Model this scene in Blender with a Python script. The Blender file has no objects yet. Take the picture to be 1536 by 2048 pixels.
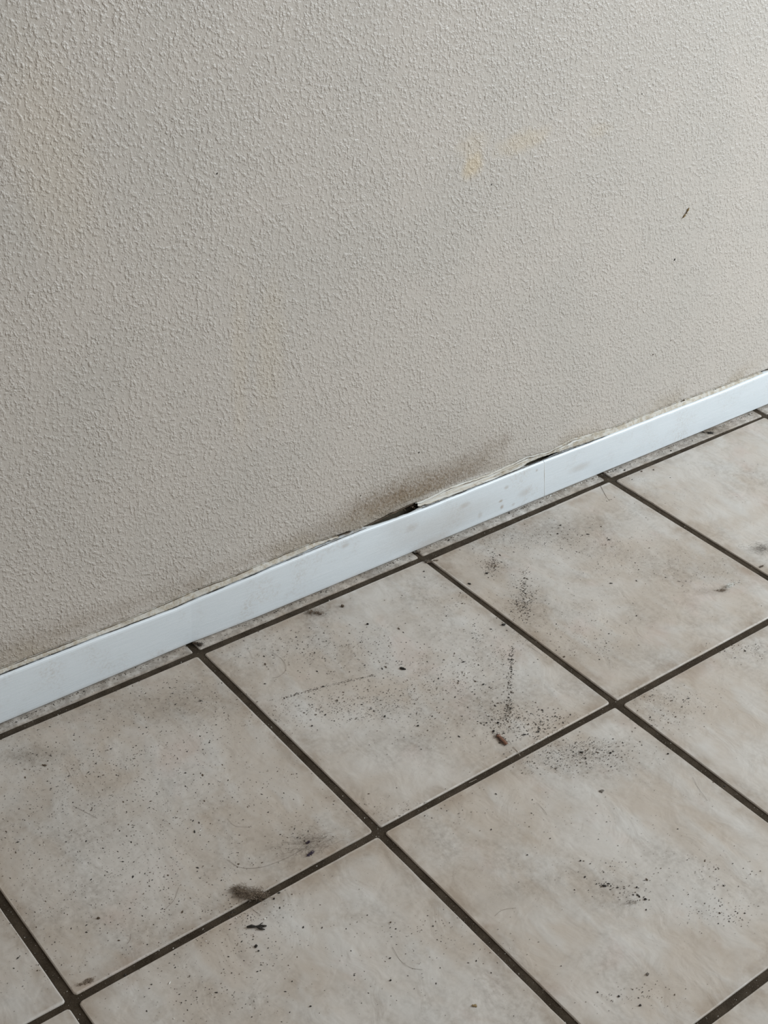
import bpy, bmesh, math, random
from mathutils import Vector, Matrix, noise
rnd = random.Random(7)
S = bpy.context.scene
COL = S.collection

# ------------------------------------------------------------------ camera
cam = bpy.data.cameras.new('camera')
cam.sensor_fit = 'VERTICAL'; cam.sensor_height = 36.0; cam.sensor_width = 27.0
cam.lens = 49.23612
cam.clip_start = 0.02
camo = bpy.data.objects.new('camera', cam); COL.objects.link(camo)
camo.matrix_world = Matrix([[0.78447311, 0.30494338, -0.54001063, -0.65210478], [-0.61764145, 0.46260869, -0.63601277, -1.08076701], [0.05586573, 0.83246786, 0.55124975, 1.03396108], [0, 0, 0, 1]])
S.camera = camo

# ------------------------------------------------------------------ world and light
W = bpy.data.worlds.new('world'); S.world = W; W.use_nodes = True
bg = W.node_tree.nodes['Background']
bg.inputs[0].default_value = (1.0, 0.94, 0.86, 1); bg.inputs[1].default_value = 0.35

def area(name, loc, target, sx, sy, power, color):
    l = bpy.data.lights.new(name, 'AREA'); l.shape = 'RECTANGLE'; l.size = sx; l.size_y = sy
    l.energy = power; l.color = color
    o = bpy.data.objects.new(name, l); COL.objects.link(o)
    o.location = loc
    d = Vector(target) - Vector(loc)
    o.rotation_euler = d.to_track_quat('-Z', 'Y').to_euler()
    return o
area('window_daylight', (2.3, -1.45, 1.5), (0.7, 0.0, 0.5), 1.1, 1.3, 82, (0.83, 0.93, 1.0))
area('ceiling_bounce', (0.6, -1.6, 2.3), (0.5, -0.2, 0.0), 2.4, 2.0, 6, (1.0, 0.97, 0.94))

S.view_settings.view_transform = 'Standard'; S.view_settings.look = 'None'
S.view_settings.gamma = 1; S.view_settings.exposure = 0.0
S.view_settings.use_curve_mapping = False

# ------------------------------------------------------------------ helpers
def mesh(name, verts, faces, mats, parent=None, smooth=False, fm=None, loc=None, uvs=None):
    me = bpy.data.meshes.new(name); me.from_pydata([tuple(v) for v in verts], [], faces)
    for m in (mats if isinstance(mats, (list, tuple)) else [mats]): me.materials.append(m)
    if fm: me.polygons.foreach_set('material_index', fm)
    if smooth: me.polygons.foreach_set('use_smooth', [True] * len(me.polygons))
    if uvs:
        uv = me.uv_layers.new(name='UVMap')
        for lp in me.loops: uv.data[lp.index].uv = uvs[lp.vertex_index]
    me.update()
    o = bpy.data.objects.new(name, me); COL.objects.link(o)
    if parent: o.parent = parent
    if loc: o.location = loc
    return o
def tag(o, label=None, cat=None, group=None, kind=None):
    for k, v in (('label', label), ('category', cat), ('group', group), ('kind', kind)):
        if v: o[k] = v
    return o
def empty(name, loc=(0, 0, 0), rz=0):
    o = bpy.data.objects.new(name, None); COL.objects.link(o); o.empty_display_size = 0.01
    o.location = loc; o.rotation_euler = (0, 0, rz); return o
def lerp(tab, x):
    if x <= tab[0][0]: return tab[0][1]
    for (a, p), (b, q) in zip(tab, tab[1:]):
        if x <= b: return p + (q - p) * (x - a) / (b - a)
    return tab[-1][1]
def tube(V, F, pts, rad, n=5):
    """tapering tube through pts; rad is a number or a list"""
    pts = [Vector(p) for p in pts]; b = len(V)
    for i, p in enumerate(pts):
        d = (pts[min(i + 1, len(pts) - 1)] - pts[max(i - 1, 0)])
        if d.length < 1e-9: d = Vector((1, 0, 0))
        d.normalize(); u = d.cross(Vector((0, 0, 1)))
        if u.length < 1e-3: u = Vector((1, 0, 0))
        u.normalize(); w = d.cross(u)
        r = rad[i] if isinstance(rad, (list, tuple)) else rad
        for k in range(n):
            a = 2 * math.pi * k / n
            V.append(p + u * (r * math.cos(a)) + w * (r * math.sin(a)))
    for i in range(len(pts) - 1):
        for k in range(n):
            F.append((b + i * n + k, b + i * n + (k + 1) % n, b + (i + 1) * n + (k + 1) % n, b + (i + 1) * n + k))
    F.append(tuple(b + k for k in range(n))[::-1]); F.append(tuple(b + (len(pts) - 1) * n + k for k in range(n)))
def blob(V, F, c, r, rz=0, nu=7, nv=5, rough=0.0, seed=0, M=None):
    """rough ellipsoid"""
    b = len(V); c = Vector(c); ca, sa = math.cos(rz), math.sin(rz)
    def put(p):
        k = 1 + rough * noise.noise(Vector(p) * 1.7 + Vector((seed, seed * 2.3, 0)))
        x, y, z = p[0] * r[0] * k, p[1] * r[1] * k, p[2] * r[2] * k
        q = Vector((x * ca - y * sa, x * sa + y * ca, z))
        if M: q = M @ q
        V.append(c + q)
    put((0, 0, -1))
    for j in range(1, nv):
        t = -math.pi / 2 + math.pi * j / nv
        for i in range(nu):
            a = 2 * math.pi * i / nu
            put((math.cos(t) * math.cos(a), math.cos(t) * math.sin(a), math.sin(t)))
    put((0, 0, 1)); top = len(V) - 1
    for i in range(nu):
        F.append((b, b + 1 + (i + 1) % nu, b + 1 + i))
        for j in range(nv - 2):
            o = b + 1 + j * nu
            F.append((o + i, o + (i + 1) % nu, o + nu + (i + 1) % nu, o + nu + i))
        o = b + 1 + (nv - 2) * nu
        F.append((o + i, o + (i + 1) % nu, top))
def grain(V, F, x, y, z, r, e=1.6, flat=0.6):
    """eight sided irregular crumb"""
    b = len(V); a0 = rnd.uniform(0, 6.28)
    ca, sa = math.cos(a0), math.sin(a0)
    for (px, py, pz) in ((-1, 0, 0), (0, -1, 0), (1, 0, 0), (0, 1, 0), (0, 0, 1), (0, 0, -1)):
        k = rnd.uniform(0.7, 1.25)
        X, Y = px * r * e * k, py * r * k
        V.append((x + X * ca - Y * sa + (pz and rnd.uniform(-.3, .3) * r), y + X * sa + Y * ca, z + pz * r * flat * k + r * flat * 0.8))
    for i in range(4):
        F.append((b + i, b + (i + 1) % 4, b + 4)); F.append((b + (i + 1) % 4, b + i, b + 5))

# ------------------------------------------------------------------ materials
class NT:
    def __init__(s, name):
        s.m = bpy.data.materials.new(name); s.m.use_nodes = True
        s.t = s.m.node_tree; s.b = s.t.nodes['Principled BSDF']
        s.pos = s.n('ShaderNodeNewGeometry').outputs['Position']
    def n(s, typ, **kw):
        x = s.t.nodes.new(typ)
        for k, v in kw.items(): setattr(x, k, v)
        return x
    def l(s, a, b): s.t.links.new(a, b)
    def mapping(s, scale=(1, 1, 1), loc=(0, 0, 0), rot=(0, 0, 0), src=None):
        m = s.n('ShaderNodeMapping'); m.vector_type = 'POINT'
        m.inputs['Scale'].default_value = scale; m.inputs['Location'].default_value = loc; m.inputs['Rotation'].default_value = rot
        s.l(src or s.pos, m.inputs[0]); return m.outputs[0]
    def noise(s, scale, detail=3, rough=0.55, dist=0.0, src=None):
        x = s.n('ShaderNodeTexNoise'); x.inputs['Scale'].default_value = scale
        x.inputs['Detail'].default_value = detail; x.inputs['Roughness'].default_value = rough
        x.inputs['Distortion'].default_value = dist
        s.l(src or s.pos, x.inputs['Vector']); return x.outputs['Fac']
    def voro(s, scale, feature='F1', src=None, rand=1.0):
        x = s.n('ShaderNodeTexVoronoi', feature=feature); x.inputs['Scale'].default_value = scale
        x.inputs['Randomness'].default_value = rand
        s.l(src or s.pos, x.inputs['Vector']); return x.outputs['Distance']
    def ramp(s, fac, a, b, lo=0.0, hi=1.0):
        x = s.n('ShaderNodeMapRange'); x.interpolation_type = 'SMOOTHSTEP'
        for k, v in zip((1, 2, 3, 4), (a, b, lo, hi)): x.inputs[k].default_value = v
        s.l(fac, x.inputs[0]); return x.outputs[0]
    def math(s, op, a, b=None, c=None):
        x = s.n('ShaderNodeMath', operation=op)
        for i, v in enumerate((a, b, c)):
            if v is None: continue
            if isinstance(v, (int, float)): x.inputs[i].default_value = v
            else: s.l(v, x.inputs[i])
        return x.outputs[0]
    def mix(s, fac, a, b, mode='MIX'):
        x = s.n('ShaderNodeMix', data_type='RGBA', blend_type=mode)
        if isinstance(fac, (int, float)): x.inputs[0].default_value = fac
        else: s.l(fac, x.inputs[0])
        for i, v in ((6, a), (7, b)):
            if isinstance(v, tuple): x.inputs[i].default_value = (*v, 1)
            else: s.l(v, x.inputs[i])
        return x.outputs[2]
    def bump(s, h, strength, dist, prev=None):
        x = s.n('ShaderNodeBump'); x.inputs['Strength'].default_value = strength; x.inputs['Distance'].default_value = dist
        s.l(h, x.inputs['Height'])
        if prev: s.l(prev, x.inputs['Normal'])
        return x.outputs[0]
    def stain(s, cx, cy, rx, ry, rot=0, plane='floor', soft=0.25, warp=None, wamt=0.5):
        """mask of an irregular blot, 1 inside, 0 outside; plane floor uses X Y, wall uses X Z"""
        if plane == 'floor': sep = (cx, cy, 0); order = (0, 1)
        else: sep = (cx, 0, cy); order = (0, 2)
        v = s.n('ShaderNodeVectorMath', operation='SUBTRACT'); s.l(s.pos, v.inputs[0]); v.inputs[1].default_value = sep
        if plane == 'floor': m = s.mapping(scale=(1, 1, 0), rot=(0, 0, -rot), src=v.outputs[0])
        else: m = s.mapping(scale=(1, 0, 1), rot=(0, rot, 0), src=v.outputs[0])
        q = s.n('ShaderNodeVectorMath', operation='MULTIPLY'); s.l(m, q.inputs[0])
        q.inputs[1].default_value = (1 / rx, 1 / ry, 1) if plane == 'floor' else (1 / rx, 1, 1 / ry)
        ln = s.n('ShaderNodeVectorMath', operation='LENGTH'); s.l(q.outputs[0], ln.inputs[0])
        d = ln.outputs['Value']
        if warp is not None: d = s.math('ADD', d, s.math('MULTIPLY', s.math('SUBTRACT', warp, 0.5), wamt * 2))
        return s.ramp(d, 1.0 + soft, 1.0 - soft * 1.6)
    def out(s, color=None, rough=None, normal=None, spec=None):
        if color is not None:
            if isinstance(color, tuple): s.b.inputs['Base Color'].default_value = (*color, 1)
            else: s.l(color, s.b.inputs['Base Color'])
        if rough is not None:
            if isinstance(rough, (int, float)): s.b.inputs['Roughness'].default_value = rough
            else: s.l(rough, s.b.inputs['Roughness'])
        if normal is not None: s.l(normal, s.b.inputs['Normal'])
        if spec is not None: s.b.inputs['Specular IOR Level'].default_value = spec
        return s.m
def plain(name, c, rough=0.7, var=0.25, scale=900, bump=0.0004):
    n = NT(name); f = n.noise(scale, 3)
    lo = tuple(x * (1 - var) for x in c); hi = tuple(min(1, x * (1 + var)) for x in c)
    return n.out(n.mix(f, lo, hi), rough, n.bump(f, 0.5, bump))

# --- textured wall paint (orange peel), yellow stains and brown damp dirt above the skirting
n = NT('orange_peel_wall_paint')
w1 = n.noise(6, 4, 0.6)
wf = n.noise(45, 5, 0.7)
base = n.mix(n.ramp(w1, 0.35, 0.65), (0.488, 0.445, 0.40), (0.466, 0.43, 0.388))
STY = (0.56, 0.43, 0.24)
for (c, rx, rz, rot, k) in (
        ((0.3807, 0.5027), .016, .013, .5, .42), ((0.4542, 0.5183), .040, .013, .1, .22), ((0.3777, 0.5270), .022, .016, 0, .15),
        ((0.5806, 0.5112), .02, .01, 0, .12), ((0.1116, 0.3478), .02, .08, 0, .12), ((0.0735, 0.3463), .012, .10, 0, .10), ((-0.1238, 0.6064), .04, .10, .2, .10)):
    base = n.mix(n.math('MULTIPLY', n.stain(c[0], c[1], rx, rz, rot, 'wall', .45, wf, .7), k), base, STY)
DMP = (0.15, 0.098, 0.052)
fine = n.ramp(n.noise(260, 4, 0.7), 0.35, 0.7)
for (c, rx, rz, rot, k) in (
        ((0.3503, 0.0951), .085, .024, -.05, .80), ((0.2822, 0.0955), .06, .020, -.1, .62), ((0.4298, 0.0964), .055, .024, .2, .52), ((0.3347, 0.0880), .05, .012, -.1, .5), ((0.2248, 0.0886), .07, .018, 0, .5),
        ((0.4796, 0.1140), .012, .010, .6, .35), ((0.3575, 0.1061), .16, .055, 0, .20), ((-0.0264, 0.0862), .16, .010, 0, .25), ((-0.2012, 0.0874), .11, .02, 0, .26),
        ((0.1293, 0.0872), .05, .012, 0, .20), ((0.0092, 0.0770), .014, .007, 0, .45), ((-0.0128, 0.1083), .03, .016, 0, .12)):
    m_ = n.math('MULTIPLY', n.stain(c[0], c[1], rx, rz, rot, 'wall', .6, wf, .6), n.math('MULTIPLY_ADD', fine, .6, .4))
    base = n.mix(n.math('MULTIPLY', m_, k), base, DMP)
# dirty line close to the skirting
sx = n.n('ShaderNodeSeparateXYZ'); n.l(n.pos, sx.inputs[0])
low = n.math('MULTIPLY', n.ramp(sx.outputs[2], .105, .062), n.ramp(n.noise(14, 4, .6), .42, .62))
base = n.mix(n.math('MULTIPLY', low, .42), base, (0.27, 0.205, 0.12))
pw = n.math('MULTIPLY', n.stain(.43, .0735, .105, .0042, -.035, 'wall', .5, wf, .8), n.math('MULTIPLY_ADD', fine, .5, .5))
base = n.mix(n.math('MULTIPLY', pw, .8), base, (0.66, 0.64, 0.60))
# specks
sp = n.ramp(n.voro(38), .022, .012); base = n.mix(n.math('MULTIPLY', sp, .5), base, (0.10, .08, .05))
A = n.noise(310, 2.2, .5, src=n.mapping(scale=(1.0, 1, .85)))
B = n.noise(650, 1.5, .5)
C_ = n.noise(110, 2, .5)
amp = n.ramp(n.noise(28, 3, .6), .3, .7, .8, 1.2)
dots = n.math('MULTIPLY', n.ramp(n.voro(225, 'SMOOTH_F1', src=n.mapping(scale=(1, 1, .8))), .45, .05), n.ramp(n.noise(190, 2, .5), .45, .6))
h = n.math('ADD', n.math('MULTIPLY', n.ramp(A, .42, .74), 1.5), n.math('ADD', n.math('MULTIPLY', B, .6), n.math('MULTIPLY', dots, .9)))
h = n.math('ADD', n.math('MULTIPLY', h, amp), n.math('MULTIPLY', C_, .45))
M_WALL = n.out(base, .40, n.bump(h, 1.0, .00042), .5)

# --- glazed ceramic tile
def tile_mat(name, dirty=0.0):
    n = NT(name)
    oi = n.n('ShaderNodeObjectInfo')
    off = n.n('ShaderNodeVectorMath', operation='MULTIPLY_ADD')
    cmb = n.n('ShaderNodeCombineXYZ'); n.l(oi.outputs['Random'], cmb.inputs[2])
    n.l(cmb.outputs[0], off.inputs[0]); off.inputs[1].default_value = (0, 0, 9); n.l(n.pos, off.inputs[2])
    p = off.outputs[0]
    big = n.noise(7, 4, .6, .4, src=p); mid = n.noise(26, 4, .65, .5, src=p); str_ = n.noise(1, 3, .55, .35, src=n.mapping(scale=(26, 13, 1), rot=(0, 0, .35), src=p))
    fine = n.noise(160, 4, .7)
    c = n.mix(n.ramp(big, .36, .64), (0.43, 0.374, 0.318), (0.50, 0.465, 0.425))
    c = n.mix(n.math('MULTIPLY', n.ramp(str_, .46, .68), .45), c, (0.515, 0.50, 0.475))
    c = n.mix(n.math('MULTIPLY', n.ramp(mid, .52, .74), .27), c, (0.33, 0.26, 0.19))
    c = n.mix(n.math('MULTIPLY', n.ramp(n.noise(13, 3, .6, src=p), .55, .72), .22), c, (0.50, 0.385, 0.345))
    # grey brown film of dirt
    film = n.math('MULTIPLY', n.ramp(n.noise(10, 5, .7), .42, .72), n.ramp(fine, .25, .7))
    c = n.mix(n.math('MULTIPLY', film, .38 + dirty * .3), c, (0.15, 0.12, 0.09))
    for (q, rx, ry, rot, k) in STAINS:
        m_ = n.math('MULTIPLY', n.stain(q[0], q[1], rx, ry, rot - .62, 'floor', .6, mid, .7), n.math('MULTIPLY_ADD', n.ramp(fine, .3, .7), .6, .4))
        c = n.mix(n.math('MULTIPLY', m_, k), c, (0.13, 0.10, 0.07))
    # grime along the joints
    uv = n.n('ShaderNodeUVMap'); su = n.n('ShaderNodeSeparateXYZ'); n.l(uv.outputs[0], su.inputs[0])
    ex = n.math('MULTIPLY', n.math('ABSOLUTE', n.math('SUBTRACT', su.outputs[0], .5)), 2)
    ey = n.math('MULTIPLY', n.math('ABSOLUTE', n.math('SUBTRACT', su.outputs[1], .5)), 2)
    e = n.math('MAXIMUM', ex, ey)
    edge = n.math('MULTIPLY', n.math('MULTIPLY', n.ramp(e, .86, .985), n.ramp(e, .996, .988)), n.math('MULTIPLY_ADD', n.ramp(n.noise(30, 4, .6), .35, .65), .75, .1))
    c = n.mix(n.math('MULTIPLY', edge, .5), c, (0.20, 0.135, 0.08))
    if dirty: c = n.mix(n.math('MULTIPLY', n.ramp(n.noise(90, 5, .7), .36, .62), dirty), c, (0.14, 0.115, 0.09))
    # tiny specks of dirt ground into the glaze
    for sc, th, k in ((210, .10, .55), (420, .13, .4)):
        s_ = n.math('MULTIPLY', n.ramp(n.voro(sc, src=n.mapping(scale=(1, .7, 0))), th, th * .55), n.ramp(n.noise(9, 3, .6), .42, .6))
        c = n.mix(n.math('MULTIPLY', s_, k), c, (0.09, 0.075, 0.06))
    r = n.math('ADD', n.ramp(mid, .3, .7, .36, .5), n.math('MULTIPLY', film, .2))
    rip = n.math('ADD', n.math('MULTIPLY', str_, .7), n.math('MULTIPLY', n.noise(30, 3, .5, .8, src=p), .6))
    b1 = n.bump(rip, .8, .0036)
    b2 = n.bump(fine, .35, .0004, b1)
    return n.out(c, r, b2, .28)
STAINS = [((0.4468, -0.0100), .13, .035, .0, .42), ((0.5275, -0.0353), .10, .03, .0, .30), ((0.1664, -0.0093), .05, .02, 0, .40), ((-0.0548, -0.0611), .06, .03, 0, .35), ((-0.1475, -0.0170), .10, .03, 0, .28),
    ((0.3721, -0.1482), .03, .05, -.6, .30), ((0.3965, -0.0706), .03, .025, 0, .30), ((0.6407, -0.2341), .09, .035, 0, .35), ((0.2485, -0.3870), .09, .03, 0, .30), ((0.1311, -0.5304), .08, .025, .1, .18),
    ((0.5907, -0.2561), .022, .008, 0, .45), ((-0.2314, -0.0438), .03, .015, 0, .5), ((-0.0744, -0.3071), .06, .03, .3, .32), ((-0.2568, -0.1382), .12, .05, 0, .20), ((0.2095, -0.2533), .08, .04, 0, .25), ((0.4301, -0.2982), .09, .03, 0, .25),
    ((0.1003, -0.2465), .05, .018, 0, .22), ((0.9459, -0.0233), .10, .02, 0, .12), ((0.0643, -0.4753), .05, .012, .4, .25), ((-0.1562, -0.3334), .03, .015, .2, .4)]
M_TILE = tile_mat('glazed_cream_tile')
STAINS = [((0.9096, 0.0142), .05, .012, 0, .8), ((0.2576, 0.0096), .1, .01, 0, .5)]
M_STRIP = tile_mat('grimy_cream_tile', .55)

n = NT('dirty_brown_grout')
a = n.noise(35, 4, .6); b_ = n.noise(700, 4, .7)
c = n.mix(n.ramp(a, .35, .68), (0.026, 0.017, 0.009), (0.056, 0.041, 0.027))
c = n.mix(n.math('MULTIPLY', n.ramp(b_, .4, .75), .4), c, (0.085, 0.068, 0.05))
c = n.mix(n.ramp(n.voro(260), .10, .04), c, (0.32, 0.29, 0.25))
M_GROUT = n.out(c, .9, n.bump(b_, .8, .0012), .2)

n = NT('white_gloss_paint')
st = n.noise(1, 5, .65, .2, src=n.mapping(scale=(14, 900, 900))); st2 = n.noise(1, 3, .6, src=n.mapping(scale=(60, 300, 420)))
sm = n.noise(22, 4, .6); f2 = n.noise(300, 4, .7)
c = n.mix(n.ramp(st, .3, .7), (0.63, 0.675, 0.705), (0.67, 0.71, 0.74))
c = n.mix(n.math('MULTIPLY', n.math('MULTIPLY', n.ramp(sm, .46, .72), n.ramp(f2, .4, .7)), .42), c, (0.40, 0.33, 0.26))
c = n.mix(n.math('MULTIPLY', n.ramp(n.voro(120), .05, .02), .4), c, (0.2, 0.16, .12))
for (q, rx, rz, k) in (((0.4828, 0.0258), .0035, .0022, .55), ((0.4861, 0.0150), .003, .0035, .6), ((0.5076, 0.0113), .003, .0025, .3), ((0.3273, 0.0416), .010, .006, .22), ((0.4901, 0.0446), .004, .003, .35), ((0.5447, 0.0526), .002, .002, .5), ((0.4465, 0.0167), .004, .005, .25), ((0.3077, 0.0527), .03, .014, .12), ((0.6309, 0.0282), .02, .006, .25), ((0.3761, 0.0271), .10, .022, .22), ((0.3614, 0.0053), .03, .008, .25), ((0.2212, 0.0556), .006, .003, .3), ((0.4171, 0.0432), .01, .004, .3), ((0.5269, 0.0237), .012, .006, .25)):
    c = n.mix(n.math('MULTIPLY', n.stain(q[0], q[1], rx, rz, 0, 'wall', .5, f2, .5), k), c, (0.30, 0.21, 0.13))
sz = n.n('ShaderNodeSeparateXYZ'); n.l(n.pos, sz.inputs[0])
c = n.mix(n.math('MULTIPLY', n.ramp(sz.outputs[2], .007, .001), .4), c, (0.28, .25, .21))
topd = n.math('MULTIPLY', n.ramp(sz.outputs[1], .0190, .0225), n.ramp(n.noise(120, 5, .7), .38, .58))
c = n.mix(n.math('MULTIPLY', topd, .75), c, (0.27, 0.22, .155))
M_BOARD = n.out(c, .38, n.bump(n.math('ADD', st, n.math('MULTIPLY', st2, .8)), .4, .00035), .5)

n = NT('old_cream_caulk')
f = n.noise(160, 5, .7); g = n.noise(30, 4, .6)
c = n.mix(n.ramp(f, .4, .62), (0.54, 0.515, 0.465), (0.40, 0.35, 0.275))
c = n.mix(n.math('MULTIPLY', n.ramp(g, .5, .7), .35), c, (0.2, .155, .10))
M_CAULK = n.out(c, .65, n.bump(f, .8, .001), .3)
n = NT('pale_torn_caulk')
f = n.noise(110, 5, .7); g = n.noise(1, 4, .6, src=n.mapping(scale=(25, 250, 420)))
c = n.mix(n.ramp(g, .4, .6), (0.64, 0.63, 0.59), (0.50, 0.45, 0.37)); c = n.mix(n.math('MULTIPLY', n.ramp(f, .58, .7), .5), c, (0.25, 0.19, 0.12))
M_FLAKY = n.out(c, .7, n.bump(g, .8, .0015), .3)
M_WHITE = plain('flaking_white_paint', (.66, .65, .61), .6, .12, 300)
M_GAP = plain('gap_shade_plaster', (.085, .07, .045), .9, .4, 300, .001)
M_DARK = plain('dark_soil_and_crack_shade', (.022, .018, .014), .85)
M_BROWN = plain('brown_soil_and_crack_shade', (.085, .058, .036), .85)
M_GREY = plain('grey_soil', (.15, .13, .11), .85)
M_PALE = plain('pale_grit', (.62, .60, .55), .7)
M_DUST = plain('grey_brown_dust', (.20, .155, .115), .95)
M_DUSTP = plain('soft_pale_dust', (.27, .235, .20), .95)
M_HAIR = plain('brown_hair', (.12, .085, .06), .6)
M_HAIRL = plain('pale_hair', (.42, .36, .30), .6)
M_LINT = plain('white_lint', (.75, .75, .72), .8)
M_VIOLET = plain('violet_black_fluff', (.05, .035, .06), .9)
M_HUSK = plain('brown_insect_shell', (.15, .065, .035), .38, .3, 500)
M_HUSKD = plain('dark_insect_limb', (.035, .018, .012), .5)
M_OCHRE = plain('ochre_crumb', (.24, .17, .08), .8)

# ------------------------------------------------------------------ floor: grout bed and tiles
GZ = -0.0018
xs = [-1.6, 2.6]; ys = [-2.3, 0.10]
floor = mesh('floor', [(xs[0], ys[0], GZ), (xs[1], ys[0], GZ), (xs[1], ys[1], GZ), (xs[0], ys[1], GZ),
                       (xs[0], ys[0], -.03), (xs[1], ys[0], -.03), (xs[1], ys[1], -.03), (xs[0], ys[1], -.03)],
             [(0, 1, 2, 3), (7, 6, 5, 4), (0, 4, 5, 1), (1, 5, 6, 2), (2, 6, 7, 3), (3, 7, 4, 0)], M_GROUT)
tag(floor, kind='structure')
U = 0.34
J = .0046
# crossings measured in the photograph: (column, row) -> corners as NW, NE, SW, SE of the crossing
CR = {(0, 0): [(-0.0038, 0.0053), (0.0053, 0.0041), (-0.0035, -0.0045), (0.0054, -0.0049)], (1, 0): [(0.3329, 0.0048), (0.3396, 0.0055), (0.334, -0.0034), (0.3411, -0.0072)], (2, 0): [(0.6731, 0.0067), (0.686, 0.0035), (0.6746, -0.0025), (0.6856, -0.0051)], (0, 1): [(-0.0045, -0.3339), (0.005, -0.3339), (-0.0047, -0.342), (0.0043, -0.3416)], (1, 1): [(0.3345, -0.3341), (0.3437, -0.3355), (0.3334, -0.3424), (0.3443, -0.3442)], (-1, 1): [(-0.3434, -0.3373), (-0.3339, -0.3358), (-0.344, -0.3445), (-0.3351, -0.344)]}
def corner(i, j, which):
    if (i, j) in CR: return CR[(i, j)][which]
    x, y = i * U, -j * U
    return (x + (-J if which in (0, 2) else J), y + (J if which < 2 else -J))
def make_tile(quad, mat, seed, rc=.0028, thick=.007, dz=0.0):
    """quad: corner points SW, SE, NE, NW"""
    r = random.Random(seed)
    Q = [Vector((*q, 0)) for q in quad]
    out = []
    for k in range(4):
        p, a, b = Q[k], Q[k - 1], Q[(k + 1) % 4]
        da, db = (a - p).normalized(), (b - p).normalized()
        rr = min(rc * r.uniform(.7, 1.5), (a - p).length * .3, (b - p).length * .3)
        for t in (0, .3, .7, 1):
            P0, P2 = p + da * rr, p + db * rr
            out.append(P0 * (1 - t) ** 2 + p * 2 * t * (1 - t) + P2 * t * t)
        L = (b - p).length - 2 * rr; n_ = int(L / .016)
        nrm = Vector((-(b - p).y, (b - p).x, 0)).normalized()
        for i in range(1, n_):
            q = p + db * (rr + L * i / n_)
            out.append(q + nrm * .00035 * noise.noise(q * 60 + Vector((seed, 0, 0))))
    c = sum(out, Vector()) / len(out)
    ringsets = ((0, -thick), (0, -.0014), (.0004, -.0004), (.0010, 0.0))
    V, F, uv = [], [], []
    N = len(out)
    wx = (Q[1] - Q[0]).length; wy = (Q[3] - Q[0]).length
    for (ins, z) in ringsets:
        for q in out:
            d = (q - c); e = Vector((math.copysign(min(ins, abs(d.x)), d.x), math.copysign(min(ins, abs(d.y)), d.y), 0))
            w = q - e
            # only pull in along the sides that are near
            if abs(abs(d.x) - wx / 2) > .004: w.x = q.x
            if abs(abs(d.y) - wy / 2) > .004: w.y = q.y
            V.append((w.x - c.x, w.y - c.y, z + dz)); uv.append(((w.x - c.x) / wx + .5, (w.y - c.y) / wy + .5))
    for k in range(len(ringsets) - 1):
        for i in range(N):
            F.append((k * N + i, k * N + (i + 1) % N, (k + 1) * N + (i + 1) % N, (k + 1) * N + i))
    V.append((0, 0, dz)); uv.append((.5, .5)); t = len(V) - 1
    for i in range(N): F.append((3 * N + i, 3 * N + (i + 1) % N, t))
    return mesh('tile', V, F, mat, floor, loc=(c.x, c.y, 0), uvs=uv)
seed = 0
for i in range(-4, 7):
    for j in range(0, 6):
        seed += 1
        quad = (corner(i, j + 1, 1), corner(i + 1, j + 1, 0), corner(i + 1, j, 2), corner(i, j, 3))
        make_tile(quad, M_TILE, seed, dz=rnd.uniform(-.0003, .0002))
SX = {0: (-0.0038, 0.0053, 0.0047), 1: (0.3329, 0.3396, 0.0052), 2: (0.6731, 0.686, 0.0051), 3: (1.0168, 1.0258, 0.0007)}
for k in range(-4, 7):
    x0 = SX[k][1] if k in SX else k * U + J
    x1 = SX[k + 1][0] if k + 1 in SX else (k + 1) * U - J
    y0 = SX[k][2] if k in SX else .0045; y1 = SX[k + 1][2] if k + 1 in SX else .0045
    make_tile(((x0, y0), (x1, y1), (x1, .040), (x0, .040)), M_STRIP, 100 + k, rc=.0025)

# ------------------------------------------------------------------ wall with its ragged lower edge
WY = .024
WL = [(-1.6, 0.0671), (-0.2258, 0.0671), (-0.1432, 0.0658), (-0.0609, 0.0661), (0.017, 0.0696), (0.0684, 0.0683), (0.1033, 0.0708), (0.1768, 0.0724), (0.2514, 0.0647), (0.2919, 0.0697), (0.3353, 0.072), (0.3469, 0.0701), (0.3956, 0.0748), (0.4616, 0.0711), (0.5292, 0.0755), (0.5709, 0.0699), (0.6144, 0.076), (0.6936, 0.0684), (0.7351, 0.0693), (0.8355, 0.0691), (0.9136, 0.067), (1.0358, 0.0644), (2.6, 0.0644)]            # lower edge of the plaster, x -> z
def wl(x): return lerp(WL, x) + .0009 * noise.noise(Vector((x * 90, 0, 3))) + .0005 * noise.noise(Vector((x * 260, 0, 9)))
def bulge(x, z):
    return (.0030 * math.exp(-((x - .30) / .13) ** 2 - ((z - .085) / .035) ** 2) + .0018 * math.exp(-((x - .53) / .08) ** 2 - ((z - .075) / .02) ** 2)
            + .0012 * noise.noise(Vector((x * 7, 1, z * 9))) * math.exp(-((z - .07) / .12) ** 2))
def wy(x, z): return WY - bulge(x, z) * max(0.0, min(1.0, (z - wl(x)) / .014))
X = [-1.6, -1.0, -.6, -.4] + [-.36 + .004 * i for i in range(376)] + [1.2, 1.5, 2.0, 2.6]
Z = [0, .0008, .0025, .005, .008, .012, .018, .026, .036, .05, .07, .1, .14, .2, .28, .4, .6, .9, 1.4, 2.4]
V, F = [], []
for x in X:
    b0 = wl(x); bz = lambda zz: max(0.0, min(1.0, (zz - b0) / .014))
    V.append((x, WY + .03, b0 + .0005))
    for k, z in enumerate(Z):
        zz = b0 + z if z < .3 else z + .06
        V.append((x, WY - bulge(x, zz) * bz(zz) + (.0009 if k == 0 else .0002 if k == 1 else 0), zz))
nz = len(Z) + 1
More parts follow.
